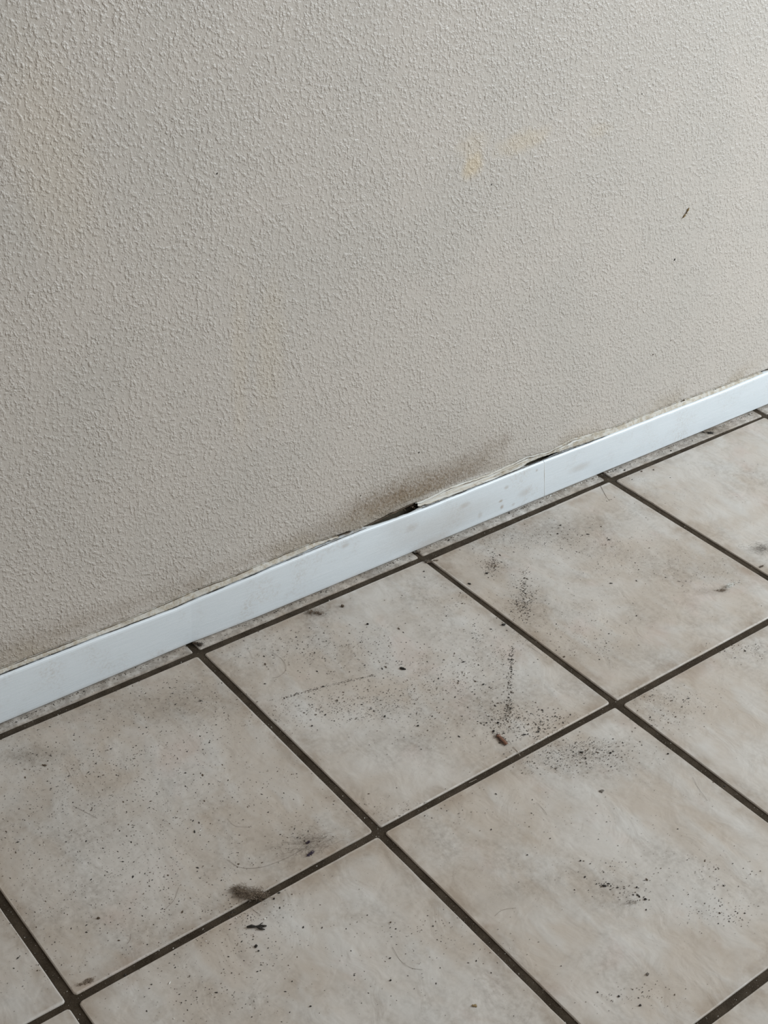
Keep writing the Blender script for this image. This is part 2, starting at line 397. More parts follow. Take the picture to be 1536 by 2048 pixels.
for i in range(len(X) - 1):
    for k in range(nz - 1):
        a = i * nz + k; F.append((a, a + nz, a + nz + 1, a + 1))
wall = mesh('wall_back', V, F, M_WALL, smooth=True); tag(wall, kind='structure')
# bare plaster behind the skirting, coloured dark for the shade in the gap
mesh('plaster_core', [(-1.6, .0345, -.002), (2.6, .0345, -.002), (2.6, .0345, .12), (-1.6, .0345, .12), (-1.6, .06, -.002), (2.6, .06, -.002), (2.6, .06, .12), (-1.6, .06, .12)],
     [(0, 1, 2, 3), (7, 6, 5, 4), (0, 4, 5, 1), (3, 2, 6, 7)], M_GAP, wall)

# ------------------------------------------------------------------ skirting board in two lengths
base = empty('baseboard_back', (0, 0, 0)); tag(base, kind='structure')
HT = [(-0.2298, 0.0635), (-0.1124, 0.0615), (-0.0153, 0.0586), (0.1103, 0.0645), (0.2454, 0.0662), (0.3524, 0.0623), (0.5051, 0.0626), (0.559, 0.0628), (0.6513, 0.0617), (0.8034, 0.0619), (0.925, 0.0616), (1.0273, 0.0639)]            # top of the face
def ht(x): return lerp(HT, x) + .0003 * noise.noise(Vector((x * 40, 5, 3)))
FY = [(-0.237, 0.015), (0.0041, 0.0182), (0.0899, 0.0153), (0.3329, 0.0166), (0.5668, 0.0175), (0.6767, 0.017), (1.0159, 0.0158)]            # face of the board in plan
def fy(x): return lerp(FY, x)
BACK = [(.250, .0085), (.27, .0045), (.30, .0038), (.33, .0042), (.345, .0075), (.515, .0085), (.535, .0048), (.575, .005), (.60, .0085)]   # depth of the top edge, split away where it has come off the wall
def board(x0, x1, tilt0, tilt1):
    """ends lean by tilt (m over the height)"""
    n_ = max(2, int((x1 - x0) / .006)); V, F = [], []
    prof = [(.0, .0005), (.0, .0012), (-.0002, .02), (0, .045)]
    P = 11
    for i in range(n_ + 1):
        t = i / n_; x = x0 + (x1 - x0) * t
        H = ht(x); y = fy(x); zf = lerp(((.3, 0), (1.02, .0021)), x); bt = lerp(BACK, x) + .0006 * noise.noise(Vector((x * 160, 3, 1)))
        zf += .0007 + .0004 * noise.noise(Vector((x * 15, 9, 1)))
        ps = [(y + .009, .0012 + zf), (y + .0006, .0010 + zf), (y, .0018 + zf), (y, .02), (y, H - .0035), (y + .0004, H - .0016), (y + .0014, H - .0004), (y + .0028, H + .0003), (y + bt * .6, H + .0003), (y + bt, H), (y + bt + .0003, H - .006)]
        lean = tilt0 * (1 - t) if t < .5 else 0
        if t >= .5 and tilt1: lean = tilt1 * max(0, (t - .98) / .02)
        if tilt0: lean = tilt0 * max(0, (.02 - t) / .02)
        for (yy, zz) in ps:
            V.append((x - lean * zz / .064, yy, zz))
    for i in range(n_):
        for k in range(P - 1):
            a = i * P + k; F.append((a, a + P, a + P + 1, a + 1))
        a = i * P; F.append((a, a + P - 1, a + 2 * P - 1, a + P))
    F.append(tuple(range(P))); F.append(tuple(n_ * P + k for k in range(P))[::-1])
    return mesh('board', V, F, M_BOARD, base)
b1 = board(-1.6, .5676, 0, .0110)
b2 = board(.5682, 2.6, .0110, 0)
# thin ridge of paint that has bled out of the butt joint
V, F = [], []
tube(V, F, [(.5679 - .011 * z / .064, fy(.56) + .0002, z) for z in (.002, .012, .025, .04, .052, .0605)], [.0004, .0005, .0004, .0006, .0004, .0003], 6)
mesh('paint_ridge', V, F, M_WHITE, base, True)

# ------------------------------------------------------------------ old caulk between board and plaster, cracked and partly torn out
GAP = [(-.4, .5), (-.23, .45), (-.12, .5), (-.05, .25), (.0, .4), (.03, .6), (.1, .7), (.15, 1.0), (.18, 2.0), (.2, 2.2), (.22, .9), (.24, .7), (.255, 1.6), (.27, 4.0), (.30, 6.5), (.325, 6.0), (.342, 2.6), (.36, 1.2),
       (.39, .9), (.43, .7), (.46, .4), (.5, .5), (.52, 1.2), (.535, 3.4), (.56, 3.6), (.585, 2.0), (.61, 1.4), (.64, .7), (.67, .2), (.7, -.3), (1.2, -.3)]
def gap(x):
    g = lerp(GAP, x) / 1000
    return g + (abs(g) * .35 + .0001) * noise.noise(Vector((x * 150, 2, 2))) + .0003 * noise.noise(Vector((x * 420, 7, 2)))
def caulk(x0, x1, mat):
    V, F = [], []; n_ = int((x1 - x0) / .0015); P = 7; ok = []
    for i in range(n_ + 1):
        x = x0 + (x1 - x0) * i / n_
        zt = wl(x) - .0003 + .0004 * noise.noise(Vector((x * 300, 1, 1))); zb = ht(x) + .0004 + max(-.0002, gap(x))
        ok.append(zt - zb > .0006)
        zt = max(zt, zb + .0004)
        yt = wy(x, zt) - .0004; yb = fy(x) + .0032 + .0006 * noise.noise(Vector((x * 70, 4, 4))) + min(.004, max(0, gap(x)) * .9)
        yb = min(yb, yt - .0006)
        for k in range(P):
            t = k / (P - 1)
            y = yb + (yt - yb) * t; z = zb + (zt - zb) * (t ** 1.4)
            w = .0006 * noise.noise(Vector((x * 120, k * .7, 8))) * math.sin(math.pi * t)
            V.append((x, y + w, z + w))
        V.append((x, yb + .0016, zb + .0004)); V.append((x, .0335, zt))
    Q = P + 2
    for i in range(n_):
        if not (ok[i] and ok[i + 1]): continue
        a = i * Q
        for k in range(P - 1): F.append((a + k, a + Q + k, a + Q + k + 1, a + k + 1))
        F.append((a + P, a + Q + P, a + Q, a)); F.append((a + P - 1, a + Q + P - 1, a + Q + P + 1, a + P + 1))
    mesh('caulk_bead', V, F, mat, base, True)
caulk(-1.6, .250, M_CAULK); caulk(.340, .5305, M_FLAKY); caulk(.5305, 2.6, M_CAULK)
# crumbled brown caulk left deep in the open part of the gap
V, F = [], []
for i in range(60):
    x = rnd.uniform(.25, .35); grain(V, F, x, rnd.uniform(.026, .031), ht(x) + rnd.uniform(-.001, .003), rnd.uniform(.0006, .0016), 1.8)
tag(mesh('caulk_crumbs', V, F, M_BROWN, base), kind='stuff')
# white torn lip of paint along the wall edge and flap over the gap
def ribbon(name, pts, width, mat, parent, thick=.0005):
    V, F = [], []
    for (x, y, z), w in zip(pts, width):
        V += [(x, y, z - w / 2), (x, y + thick, z - w / 2), (x, y + thick + w * .25, z + w / 2), (x, y + w * .25, z + w / 2)]
    for i in range(len(pts) - 1):
        a = i * 4
        for k in range(4): F.append((a + k, a + 4 + k, a + 4 + (k + 1) % 4, a + (k + 1) % 4))
    F.append((3, 2, 1, 0)); b = (len(pts) - 1) * 4; F.append((b, b + 1, b + 2, b + 3))
    return mesh(name, V, F, mat, parent)
def lip(x0, x1, off, w, yo, mat, name='paint_flap', amp=.0006):
    n_ = int((x1 - x0) / .0025)
    P_, W_ = [], []
    for i in range(n_ + 1):
        t = i / n_; x = x0 + (x1 - x0) * t
        z = wl(x) + off + amp * noise.noise(Vector((x * 80, off * 700, 6))) + amp * .4 * noise.noise(Vector((x * 320, 2, 6)))
        P_.append((x, wy(x, z) + yo - .0008 * math.sin(math.pi * t), z)); W_.append(w * (math.sin(math.pi * min(1, max(0, t))) ** .4 + .15) * max(.08, 1 + 1.6 * noise.noise(Vector((x * 110, off * 900, 1)))))
    return ribbon(name, P_, W_, mat, base)
lip(.336, .375, -.0008, .0012, -.0005, M_WHITE, amp=.0012)
lip(.50, .58, .0000, .0006, -.0002, M_WHITE, amp=.0008)
lip(.585, .63, -.0030, .0014, -.0020, M_WHITE, amp=.0014)
lip(.25, .335, -.0012, .0009, .0006, M_BROWN)
lip(.60, .74, -.0012, .0014, -.0010, M_CAULK)
lip(.47, .53, -.0042, .0016, -.0040, M_CAULK)
# dark ribbons drawn as shade in the two cracks above and below the caulk
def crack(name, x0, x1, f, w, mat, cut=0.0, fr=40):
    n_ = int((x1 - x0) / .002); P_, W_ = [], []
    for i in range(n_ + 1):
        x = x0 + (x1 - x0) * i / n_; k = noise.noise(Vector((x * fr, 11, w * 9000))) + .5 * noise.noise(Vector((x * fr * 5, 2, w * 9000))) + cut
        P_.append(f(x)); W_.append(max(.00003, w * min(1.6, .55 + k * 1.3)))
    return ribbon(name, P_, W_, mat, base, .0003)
crack('crack_shade_line', -.5, .255, lambda x: (x, fy(x) + .0024, ht(x) + .0009 + .0004 * noise.noise(Vector((x * 120, 5, 5)))), .0008, M_DARK, .05)
crack('crack_shade_line', .345, .68, lambda x: (x, fy(x) + .0024, ht(x) + .0010 + .0005 * noise.noise(Vector((x * 120, 5, 5)))), .0009, M_DARK, .1)
crack('crack_shade_line', -.5, .25, lambda x: (x, WY - .0010, wl(x) - .0002), .0006, M_BROWN, .1)
crack('crack_shade_line', .34, .62, lambda x: (x, WY - .0014, wl(x) - .0014), .0005, M_BROWN, .0)
crack('crack_shade_line', .70, 1.3, lambda x: (x, WY - .0010, wl(x) - .0002), .0005, M_BROWN, -.05)
# chips of white paint left along the foot of the board
V, F = [], []
for (a, b, k) in ((.565, .68, 34), (.69, .72, 6), (.93, 1.04, 14), (.30, .5, 10)):
    for _ in range(k):
        x = rnd.uniform(a, b); grain(V, F, x, fy(x) - rnd.uniform(.0002, .0016), .0002, rnd.uniform(.0004, .0009), 2.4, .5)
tag(mesh('paint_chips', V, F, M_WHITE, base), kind='stuff')

# ------------------------------------------------------------------ dirt: grains scattered over the floor (stuff)
V, F, FM = [], [], []
def speck(x, y, r, m=None, e=None):
    inj = min(abs(x / U - round(x / U)), abs(y / U - round(y / U))) * U < .0047 and y < .006
    n0 = len(F)
    grain(V, F, x, y, (GZ if inj else 0) - r * .15, r, e or rnd.choice((1.1, 1.3, 1.8, 2.4)), rnd.uniform(.35, .7))
    if m is None: m = rnd.choices((0, 1, 2, 3), (68, 22, 7, 2))[0]
    FM.extend([m] * (len(F) - n0))
def size(big=1.0):
    return min(.0016, .00021 + rnd.expovariate(1 / .00014)) * big
HOR = -.62   # the dirt was blown along this heading
CLUSTERS = [  # centre, spread x, spread y, angle, how many, grain scale
    ((-0.2107, -0.1028), .11, .05, .1, 420, .85), ((-0.1055, -0.1036), .08, .06, 0, 240, .8), ((-0.2611, -0.1675), .10, .06, 0, 380, .85), ((-0.1850, -0.2370), .09, .07, 0, 330, .9), ((-0.2650, -0.2918), .09, .05, 0, 150, .9),
    ((-0.0573, -0.0442), .06, .02, 0, 150, .9), ((-0.1513, -0.0242), .08, .02, 0, 130, .85), ((-0.2280, -0.0370), .03, .02, 0, 70, .8), ((-0.1963, -0.0863), .05, .02, 0, 60, .9),
    ((0.0806, -0.0486), .05, .03, 0, 170, .9), ((0.1533, -0.0871), .06, .03, 0, 170, 1.0), ((0.0900, -0.1709), .08, .018, .25, 260, .9), ((0.1933, -0.1584), .07, .04, 0, 130, 1.0), ((0.2295, -0.2047), .05, .04, 0, 130, .95),
    ((0.1317, -0.1895), .08, .04, 0, 170, .95), ((0.1657, -0.2530), .05, .03, 0, 90, .9), ((0.0536, -0.1458), .05, .012, .1, 90, .8),
    ((0.4012, -0.0607), .012, .012, 0, 70, 1.15), ((0.4694, -0.0389), .10, .022, 0, 380, .85), ((0.5361, -0.0552), .06, .03, 0, 130, .85), ((0.3790, -0.1408), .010, .020, -.6, 130, 1.1), ((0.3977, -0.1161), .02, .018, 0, 60, 1.0),
    ((0.4085, -0.2028), .05, .035, 0, 190, .8), ((0.5175, -0.1385), .08, .05, 0, 190, .85), ((0.5750, -0.1636), .06, .03, 0, 110, .8), ((0.6047, -0.2231), .05, .02, 0, 90, .85), ((0.3891, -0.2477), .04, .02, 0, 110, .9),
    ((0.2984, -0.1972), .02, .05, -.7, 90, .9), ((0.2113, -0.2845), .018, .018, 0, 110, 1.1), ((0.2423, -0.3159), .028, .016, .5, 130, 1.15), ((0.2306, -0.2880), .02, .02, 0, 60, 1.0), ((0.2902, -0.1576), .012, .02, 0, 45, 1.0),
    ((0.2506, -0.3698), .040, .012, .1, 260, .95), ((0.2121, -0.3709), .04, .012, 0, 90, .9), ((0.2530, -0.3901), .035, .01, 0, 60, 1.1), ((0.3941, -0.3702), .03, .015, 0, 80, .95), ((0.5377, -0.3603), .03, .01, 0, 60, 1.05), ((0.3592, -0.3868), .03, .02, 0, 60, .9),
    ((0.1459, -0.5025), .03, .012, 0, 22, 1.1), ((0.1476, -0.5345), .03, .01, .2, 18, 1.15), ((0.1997, -0.6090), .03, .012, 0, 50, 1.0), ((0.2174, -0.5687), .05, .03, 0, 50, .9), ((0.0662, -0.6242), .03, .01, 0, 35, 1.0), ((0.1617, -0.4155), .08, .05, 0, 90, .8),
    ((-0.1622, -0.3509), .025, .012, 0, 60, 1.0), ((-0.1886, -0.3742), .03, .02, 0, 50, .95), ((-0.0519, -0.4581), .05, .02, 0, 60, .95), ((-0.1454, -0.4457), .12, .03, 0, 60, .9), ((-0.2394, -0.4041), .04, .02, 0, 60, .9), ((0.0440, -0.3329), .04, .012, 0, 60, .85),
    ((-0.0767, -0.2225), .06, .04, 0, 100, .85), ((-0.0321, -0.0966), .03, .03, 0, 80, .85), ((-0.3452, -0.3021), .04, .02, 0, 25, .9), ((-0.3343, -0.2211), .03, .015, 0, 25, .9), ((-0.0668, -0.2964), .025, .02, 0, 60, .85), ((-0.2144, -0.2773), .05, .03, 0, 60, 1.0),
    ((0.3077, -0.0865), .05, .03, 0, 60, .9), ((0.7357, -0.0527), .10, .05, 0, 60, .75), ((0.8192, -0.0915), .1, .05, 0, 40, .75), ((0.6635, -0.0815), .05, .02, 0, 40, .85), ((0.6971, -0.0118), .03, .012, 0, 30, .95)]
for (q, sx_, sy_, a, k, g) in CLUSTERS:
    ca, sa = math.cos(a + HOR), math.sin(a + HOR)
    for _ in range(int(k * 2.2)):
        u, v = rnd.gauss(0, sx_ * .8), rnd.gauss(0, sy_ * .8)
        x, y = q[0] + u * ca - v * sa, q[1] + u * sa + v * ca
        if y > .012: continue
        speck(x, y, size(g))
STREAKS = [([(0.4287, -0.0921), (0.3912, -0.1305), (0.3552, -0.1726)], .0032, 150, 1.15), ([(0.3078, -0.1991), (0.2795, -0.2282), (0.2421, -0.2656), (0.2168, -0.2883)], .0020, 190, 1.1), ([(0.4198, -0.0399), (0.3850, -0.0758)], .004, 50, 1.2),
    ([(0.0380, -0.1199), (0.0799, -0.1283), (0.1443, -0.1462)], .0009, 130, .95), ([(0.2717, -0.1102), (0.3037, -0.0960), (0.3427, -0.0792)], .004, 25, 1.0), ([(0.1305, -0.5109), (0.1419, -0.5266), (0.1583, -0.5572)], .003, 26, 1.4), ([(0.2286, -0.5844), (0.2445, -0.5645)], .004, 12, 1.1),
    ([(-0.1670, -0.1067), (-0.1262, -0.1079), (-0.0623, -0.1241)], .004, 50, .8), ([(0.0752, -0.1904), (0.1098, -0.1995), (0.1594, -0.2086)], .004, 60, 1.0)]
for (pl, sp_, k, g) in STREAKS:
    for _ in range(int(k * 1.8)):
        t = rnd.random() * (len(pl) - 1); i = min(int(t), len(pl) - 2); t -= i
        x = pl[i][0] + (pl[i + 1][0] - pl[i][0]) * t + rnd.gauss(0, sp_); y = pl[i][1] + (pl[i + 1][1] - pl[i][1]) * t + rnd.gauss(0, sp_)
        speck(x, y, size(g))
for _ in range(700): speck(rnd.uniform(-.45, 1.1), rnd.uniform(-.75, 0), size(.75))
# dirt packed at the foot of the board and on the narrow strip of tile
for _ in range(2200):
    x = rnd.uniform(-.3, 1.1); d = abs(rnd.gauss(0, .0022)); y = fy(x) - .0002 - d
    if noise.noise(Vector((x * 14, 3, 3))) < rnd.uniform(-.5, .35) or y < .0045: continue
    speck(x, y, size(1.0), rnd.choices((0, 1, 2), (60, 25, 15))[0])
for _ in range(420): speck(rnd.uniform(-.3, 1.1), rnd.uniform(.005, .015), size(.9))
# pale and dark grit in the joints
for _ in range(1500):
    if rnd.random() < .5: x = round(rnd.uniform(-1.4, 3.4)) * U + rnd.uniform(-.004, .004); y = rnd.uniform(-.75, .0)
    else: x = rnd.uniform(-.45, 1.1); y = -round(rnd.uniform(-.4, 2.4)) * U + rnd.uniform(-.004, .004)
    speck(x, y, size(.9), rnd.choices((0, 1, 2, 3), (40, 20, 20, 14))[0], 1.3)
deb = mesh('dirt_specks', V, F, [M_DARK, M_BROWN, M_GREY, M_PALE], fm=FM)
tag(deb, 'fine dark grains of dirt scattered over the cream floor tiles and joints', 'dirt', kind='stuff')

# ------------------------------------------------------------------ countable crumbs
def crumb(name, label, cat, q, r, mat, rz=0, group=None, parts=3, seed=1, z=0):
    V, F = [], []; rr = random.Random(seed)
    blob(V, F, (0, 0, r[2] * .85), r, 0, 9, 6, .7, seed)
    for _ in range(parts):
        a = rr.uniform(0, 6.28); s_ = rr.uniform(.3, .6)
        blob(V, F, (math.cos(a) * r[0] * .8, math.sin(a) * r[1] * .9, r[2] * s_), (r[0] * s_, r[1] * s_, r[2] * s_), a, 6, 4, .6, seed + a)
    o = mesh(name, V, F, mat, loc=(q[0], q[1], z)); o.rotation_euler = (0, 0, rz + HOR)
    return tag(o, label, cat, group)
mm = .001
CRUMBS = [
    ('dirt_clod', 'black jagged clod of dirt in the middle of the tile below the swollen skirting', 'dirt', (0.1769, -0.1558), (4.6, 2.2, 1.6), M_DARK, -.4),
    ('dirt_clod', 'black lump of dirt beside the diagonal joint, right of centre, under the streak of specks', 'dirt', (0.3291, -0.1608), (3.2, 2.2, 1.6), M_DARK, .2),
    ('dirt_clod', 'small round black pellet below the twig shaped scrap near the bottom left', 'dirt', (-0.1778, -0.3840), (2.0, 1.6, 1.4), M_DARK, 0),
    ('dirt_clod', 'tiny black pellet just right of and below the round pellet at bottom left', 'dirt', (-0.1787, -0.3895), (1.1, .9, .8), M_DARK, 0),
    ('dirt_clod', 'dark round crumb on the left tile above the lower joint', 'dirt', (-0.2773, -0.2739), (2.0, 1.4, 1.2), M_BROWN, 0),
    ('dirt_clod', 'long dark splinter on the tile at the left edge of the photo', 'dirt', (-0.2267, -0.0660), (3.6, 1.1, .9), M_BROWN, -.3),
    ('dirt_clod', 'dark pellet to the right of and below the reddish round crumb', 'dirt', (0.1939, -0.0679), (1.9, 1.6, 1.4), M_DARK, 0),
    ('rust_crumb', 'reddish brown round crumb near the wall joint beside the grey dust tuft', 'crumb', (0.1902, -0.0230), (2.8, 2.4, 1.8), M_BROWN, 0),
    ('dirt_clod', 'dark crumb lying alone high on the tile right of the brown dirt patch', 'dirt', (0.5210, -0.0564), (1.5, 1.1, 1.0), M_DARK, 0),
    ('dirt_clod', 'black crumb above the densest cluster of specks near the wall', 'dirt', (0.5386, -0.0440), (1.9, 1.3, 1.1), M_DARK, .2),
    ('dirt_clod', 'thin black sliver on the tile below the wall crossing at right', 'dirt', (0.5545, -0.0800), (3.2, .8, .7), M_DARK, -.2),
    ('dirt_clod', 'short black sliver in the middle of the large right tile', 'dirt', (0.5002, -0.1749), (3.0, .9, .8), M_DARK, -.1),
    ('dirt_clod', 'black dot alone in the middle of the large right tile', 'dirt', (0.4775, -0.2400), (1.2, 1.0, .9), M_DARK, 0),
    ('dirt_clod', 'pair of black crumbs under the joint at the edge of the speck patch', 'dirt', (0.2492, -0.3735), (3.0, 1.2, 1.0), M_DARK, .1),
    ('dirt_clod', 'black crumb at the right end of the speck patch below the joint', 'dirt', (0.2747, -0.3922), (1.6, 1.2, 1.0), M_DARK, 0),
    ('dirt_clod', 'single black dot on the upper right part of the lower tile', 'dirt', (0.3253, -0.4293), (1.3, 1.1, 1.0), M_DARK, 0),
    ('grey_flake', 'grey green flat flake on the lower right tile', 'crumb', (0.2256, -0.4273), (3.8, 2.0, .8), M_GREY, .5),
    ('dirt_clod', 'small black oval crumb in the curved group on the lower right tile', 'dirt', (0.1341, -0.5188), (2.2, 1.3, 1.1), M_DARK, 0),
    ('dirt_clod', 'black dot above the curved group on the lower right tile', 'dirt', (0.1384, -0.4830), (1.2, 1.0, .9), M_DARK, 0),
    ('dirt_clod', 'dark crumb right of the curved group on the lower right tile', 'dirt', (0.1591, -0.5389), (1.3, 1.1, .9), M_DARK, 0),
    ('dirt_clod', 'black dot near the bottom edge of the lower right tile', 'dirt', (0.0616, -0.6345), (1.4, 1.2, 1.0), M_DARK, 0),
    ('dirt_clod', 'grey brown crumb with trailing dirt low on the right tile', 'dirt', (0.0919, -0.6155), (2.2, 1.5, 1.0), M_GREY, .3),
    ('ochre_crumb', 'broken ochre crumb near the bottom middle of the photo', 'crumb', (-0.0583, -0.5487), (3.2, 1.6, 1.1), M_OCHRE, .1),
    ('dirt_clod', 'small black grain on the bottom middle tile below the long joint', 'dirt', (-0.0613, -0.4337), (1.1, .9, .8), M_BROWN, 0),
    ('dirt_clod', 'dark grain above the ochre crumb on the bottom middle tile', 'dirt', (-0.1016, -0.4844), (1.2, 1.0, .9), M_DARK, 0),
    ('dirt_clod', 'dark grain beside the dust clump, just under the joint', 'dirt', (-0.1334, -0.3482), (1.1, 1.4, .9), M_DARK, .2),
    ('dirt_clod', 'dark brown crumb touching the joint right of the dust clump', 'dirt', (-0.1255, -0.3449), (1.7, .9, .8), M_DARK, .4),
    ('dirt_clod', 'small black grain at the bottom edge of the photo left of middle', 'dirt', (-0.1752, -0.4650), (1.2, .9, .8), M_DARK, 0),
    ('dirt_clod', 'black crumb on the grey strip of tile right of the wall crossing', 'dirt', (0.7154, 0.0065), (1.9, 1.3, 1.1), M_DARK, 0),
    ('dirt_clod', 'black crumb on the strip of tile against the skirting at right', 'dirt', (0.8141, 0.0067), (1.8, 1.3, 1.1), M_DARK, 0),
    ('dirt_clod', 'dark crumb just below the wall joint at right, left one of two', 'dirt', (0.7342, -0.0090), (1.7, 1.3, 1.1), M_BROWN, 0),
    ('dirt_clod', 'dark crumb just below the wall joint at right, right one of two', 'dirt', (0.7521, -0.0157), (1.6, 1.3, 1.1), M_GREY, 0),
    ('dirt_clod', 'black crumb beside the wall joint, first from the dust ball at the middle crossing', 'dirt', (0.3190, -0.0226), (1.4, .9, .8), M_DARK, 0),
    ('dirt_clod', 'black crumb near the top of the streak of specks', 'dirt', (0.3824, -0.0702), (2.4, 1.5, 1.2), M_DARK, .2),
    ('dirt_clod', 'dark crumb pair beside the diagonal joint below the middle crossing', 'dirt', (0.3496, -0.0750), (2.8, 1.4, 1.1), M_DARK, -.5),
    ('dirt_clod', 'black crumb just above the dead insect', 'dirt', (0.2062, -0.2869), (2.0, 1.4, 1.3), M_DARK, -.6),
    ('dirt_clod', 'dark crumb at the head of the dead insect', 'dirt', (0.1929, -0.2943), (2.0, 1.5, 1.2), M_DARK, .4),
    ('dirt_clod', 'dark crumb in the broken line of dirt between the insect and the joint', 'dirt', (0.2167, -0.3176), (3.2, .9, .9), M_DARK, .3),
    ('dirt_clod', 'dark pellet in the lower middle of the tile left of the insect', 'dirt', (0.1304, -0.2404), (1.6, 1.3, 1.1), M_DARK, 0),
    ('dirt_clod', 'small dark pellet in the lower left of the tile left of the insect', 'dirt', (0.0355, -0.1747), (1.3, 1.1, 1.0), M_DARK, 0),
    ('dirt_clod', 'brown grain on the long diagonal joint, right of the vertical line of specks', 'dirt', (0.3474, -0.2462), (1.6, 1.3, 1.0), M_BROWN, 0),
]
for k, (nm, lab, cat, q, r, m, rz) in enumerate(CRUMBS):
    crumb(nm, lab, cat, q, tuple(v * mm * .72 for v in r), m, rz, 'larger crumbs of dirt on the tiles' if nm == 'dirt_clod' else None, 3, k + 3)

# ------------------------------------------------------------------ twig shaped black scrap
V, F = [], []
for pts, r in (([(-.0085, -.001, .001), (-.004, 0, .0016), (0, .0002, .0012), (.004, .0016, .0014), (.0095, .002, .001)], [.0008, .0016, .0008, .0009, .0007]),
               ([(.001, 0, .001), (.004, -.0016, .0012), (.0085, -.0022, .0009)], [.0007, .0012, .0004]), ([(.002, .0008, .001), (.0045, .004, .0016), (.006, .0044, .002)], [.0006, .0005, .0003]),
               ([(.003, -.001, .001), (.0075, -.0005, .0026)], [.0007, .0004])):
    tube(V, F, pts, r, 6)
q = (-0.1658, -0.3662); o = mesh('black_scrap', V, F, M_DARK, loc=(q[0], q[1], 0)); o.rotation_euler = (0, 0, -.1 + HOR)
tag(o, 'black twig shaped scrap on the bottom left tile below the dust clump', 'debris')

# ------------------------------------------------------------------ dead insect
q = (0.1909, -0.3103)
ins = empty('dead_insect', (q[0], q[1], 0), -1.663)
tag(ins, 'dead brown insect with folded wing cases lying just above the joint', 'insect')
def half_wing(s):
    V, F = [], []; NX, NY = 12, 5
    for i in range(NX + 1):
        t = i / NX; w = .0034 * (math.sin(math.pi * (.12 + .8 * t)) ** .6)
        for j in range(NY + 1):
            u = j / NY; y = s * u * w
            V.append((-.0072 + .0158 * t, y, .0008 + .0021 * math.cos(u * math.pi / 2 * .95) * (math.sin(math.pi * (.1 + .82 * t)) ** .5) - .00015 * (1 - u)))
    for i in range(NX):
        for j in range(NY):
            a = i * (NY + 1) + j; f = (a, a + NY + 1, a + NY + 2, a + 1)
            F.append(f if s > 0 else f[::-1])
    return V, F
V, F = [], []; blob(V, F, (.0002, 0, .0013), (.0078, .0031, .0011), 0, 12, 8)
mesh('body', V, F, M_HUSKD, ins, True)
for s in (-1, 1):
    V, F = half_wing(s); mesh('wing_case', V, F, M_HUSK, ins, True)
V, F = [], []; blob(V, F, (-.0082, 0, .0014), (.0016, .0018, .0010), 0, 10, 6); mesh('head', V, F, M_HUSKD, ins, True)
V, F = [], []; blob(V, F, (-.0066, 0, .0018), (.0017, .0029, .0011), 0, 10, 6); mesh('neck_shield', V, F, M_HUSK, ins, True)
for s, pts in ((1, [(-.006, .0015, .001), (-.0095, .0035, .0022), (-.0125, .001, .0006)]), (-1, [(-.006, -.002, .001), (-.0085, -.0042, .0018), (-.0098, -.005, .0003)]),
               (1, [(-.002, .002, .001), (-.0015, .0052, .0018), (-.0035, .0072, .0003)]), (-1, [(-.001, -.002, .0008), (-.001, -.0035, .0014), (.001, -.0045, .0003)]),
               (1, [(.004, .002, .001), (.0072, .0052, .0022), (.0105, .0055, .0004)]), (-1, [(.004, -.0018, .0008), (.0065, -.0032, .0014), (.009, -.0036, .0003)])):
    pts = [(x, y * .8 + s * .0004, z) for x, y, z in pts]
    V, F = [], []; tube(V, F, pts, [.0003, .00022, .00012], 5); mesh('leg', V, F, M_HUSKD, ins, True)
for s in (-1, 1):
    V, F = [], []; tube(V, F, [(-.0092, s * .0006, .0016), (-.0118, s * .002, .002), (-.0145, s * .0022, .0012)], [.00018, .00015, .0001], 4); mesh('antenna', V, F, M_HUSKD, ins, True)

# ------------------------------------------------------------------ hairs and fibres
def hair(pts, label, r=.00012, mat=M_HAIR, name='hair', cat='hair', group='loose hairs on the floor'):
    P_ = []
    n_ = 8
    pts = [Vector((p[0], p[1], 0)) for p in pts]
    ext = [pts[0] * 2 - pts[1]] + pts + [pts[-1] * 2 - pts[-2]]
    for i in range(1, len(ext) - 2):
        for k in range(n_):
            t = k / n_; a, b, c, d = ext[i - 1:i + 3]
            P_.append(.5 * ((2 * b) + (c - a) * t + (2 * a - 5 * b + 4 * c - d) * t * t + (3 * b - a - 3 * c + d) * t ** 3))
    P_.append(pts[-1]); o_ = pts[0].copy()
    P_ = [Vector((p.x - o_.x, p.y - o_.y, .00025 + .0002 * math.sin(i * .6))) for i, p in enumerate(P_)]
    V, F = [], []; tube(V, F, P_, r, 4)
    return tag(mesh(name, V, F, mat, loc=(o_.x, o_.y, 0)), label, cat, group)
hair([(-0.1427, -0.2825), (-0.1381, -0.2974), (-0.1225, -0.3085), (-0.0967, -0.3135), (-0.0754, -0.3128)], 'long curved hair running left from the violet fluff on the left tile')
hair([(0.0709, -0.0475), (0.0727, -0.0651), (0.0669, -0.0805), (0.0543, -0.0867), (0.0454, -0.0848)], 'curled hair on the tile below the grey dust tuft')
hair([(0.3199, -0.4690), (0.3133, -0.4824), (0.3064, -0.5014)], 'short dark hair on the lower right tile beside the diagonal joint', .0001)
hair([(0.1576, -0.3998), (0.1569, -0.4095), (0.1543, -0.4188)], 'short dark hair left on the lower tile below the joint', .0001)
hair([(0.0235, -0.4848), (0.0341, -0.4836), (0.0462, -0.4893)], 'curved dark hair near the lower left corner of the lower right tile', .0001)
hair([(-0.0776, -0.4571), (-0.0807, -0.4720), (-0.0786, -0.4837), (-0.0711, -0.4924)], 'long faint hair on the bottom middle tile', .0001)
hair([(-0.2295, -0.1341), (-0.2237, -0.1482), (-0.2179, -0.1631)], 'thin hair in the middle of the left tile', .0001)
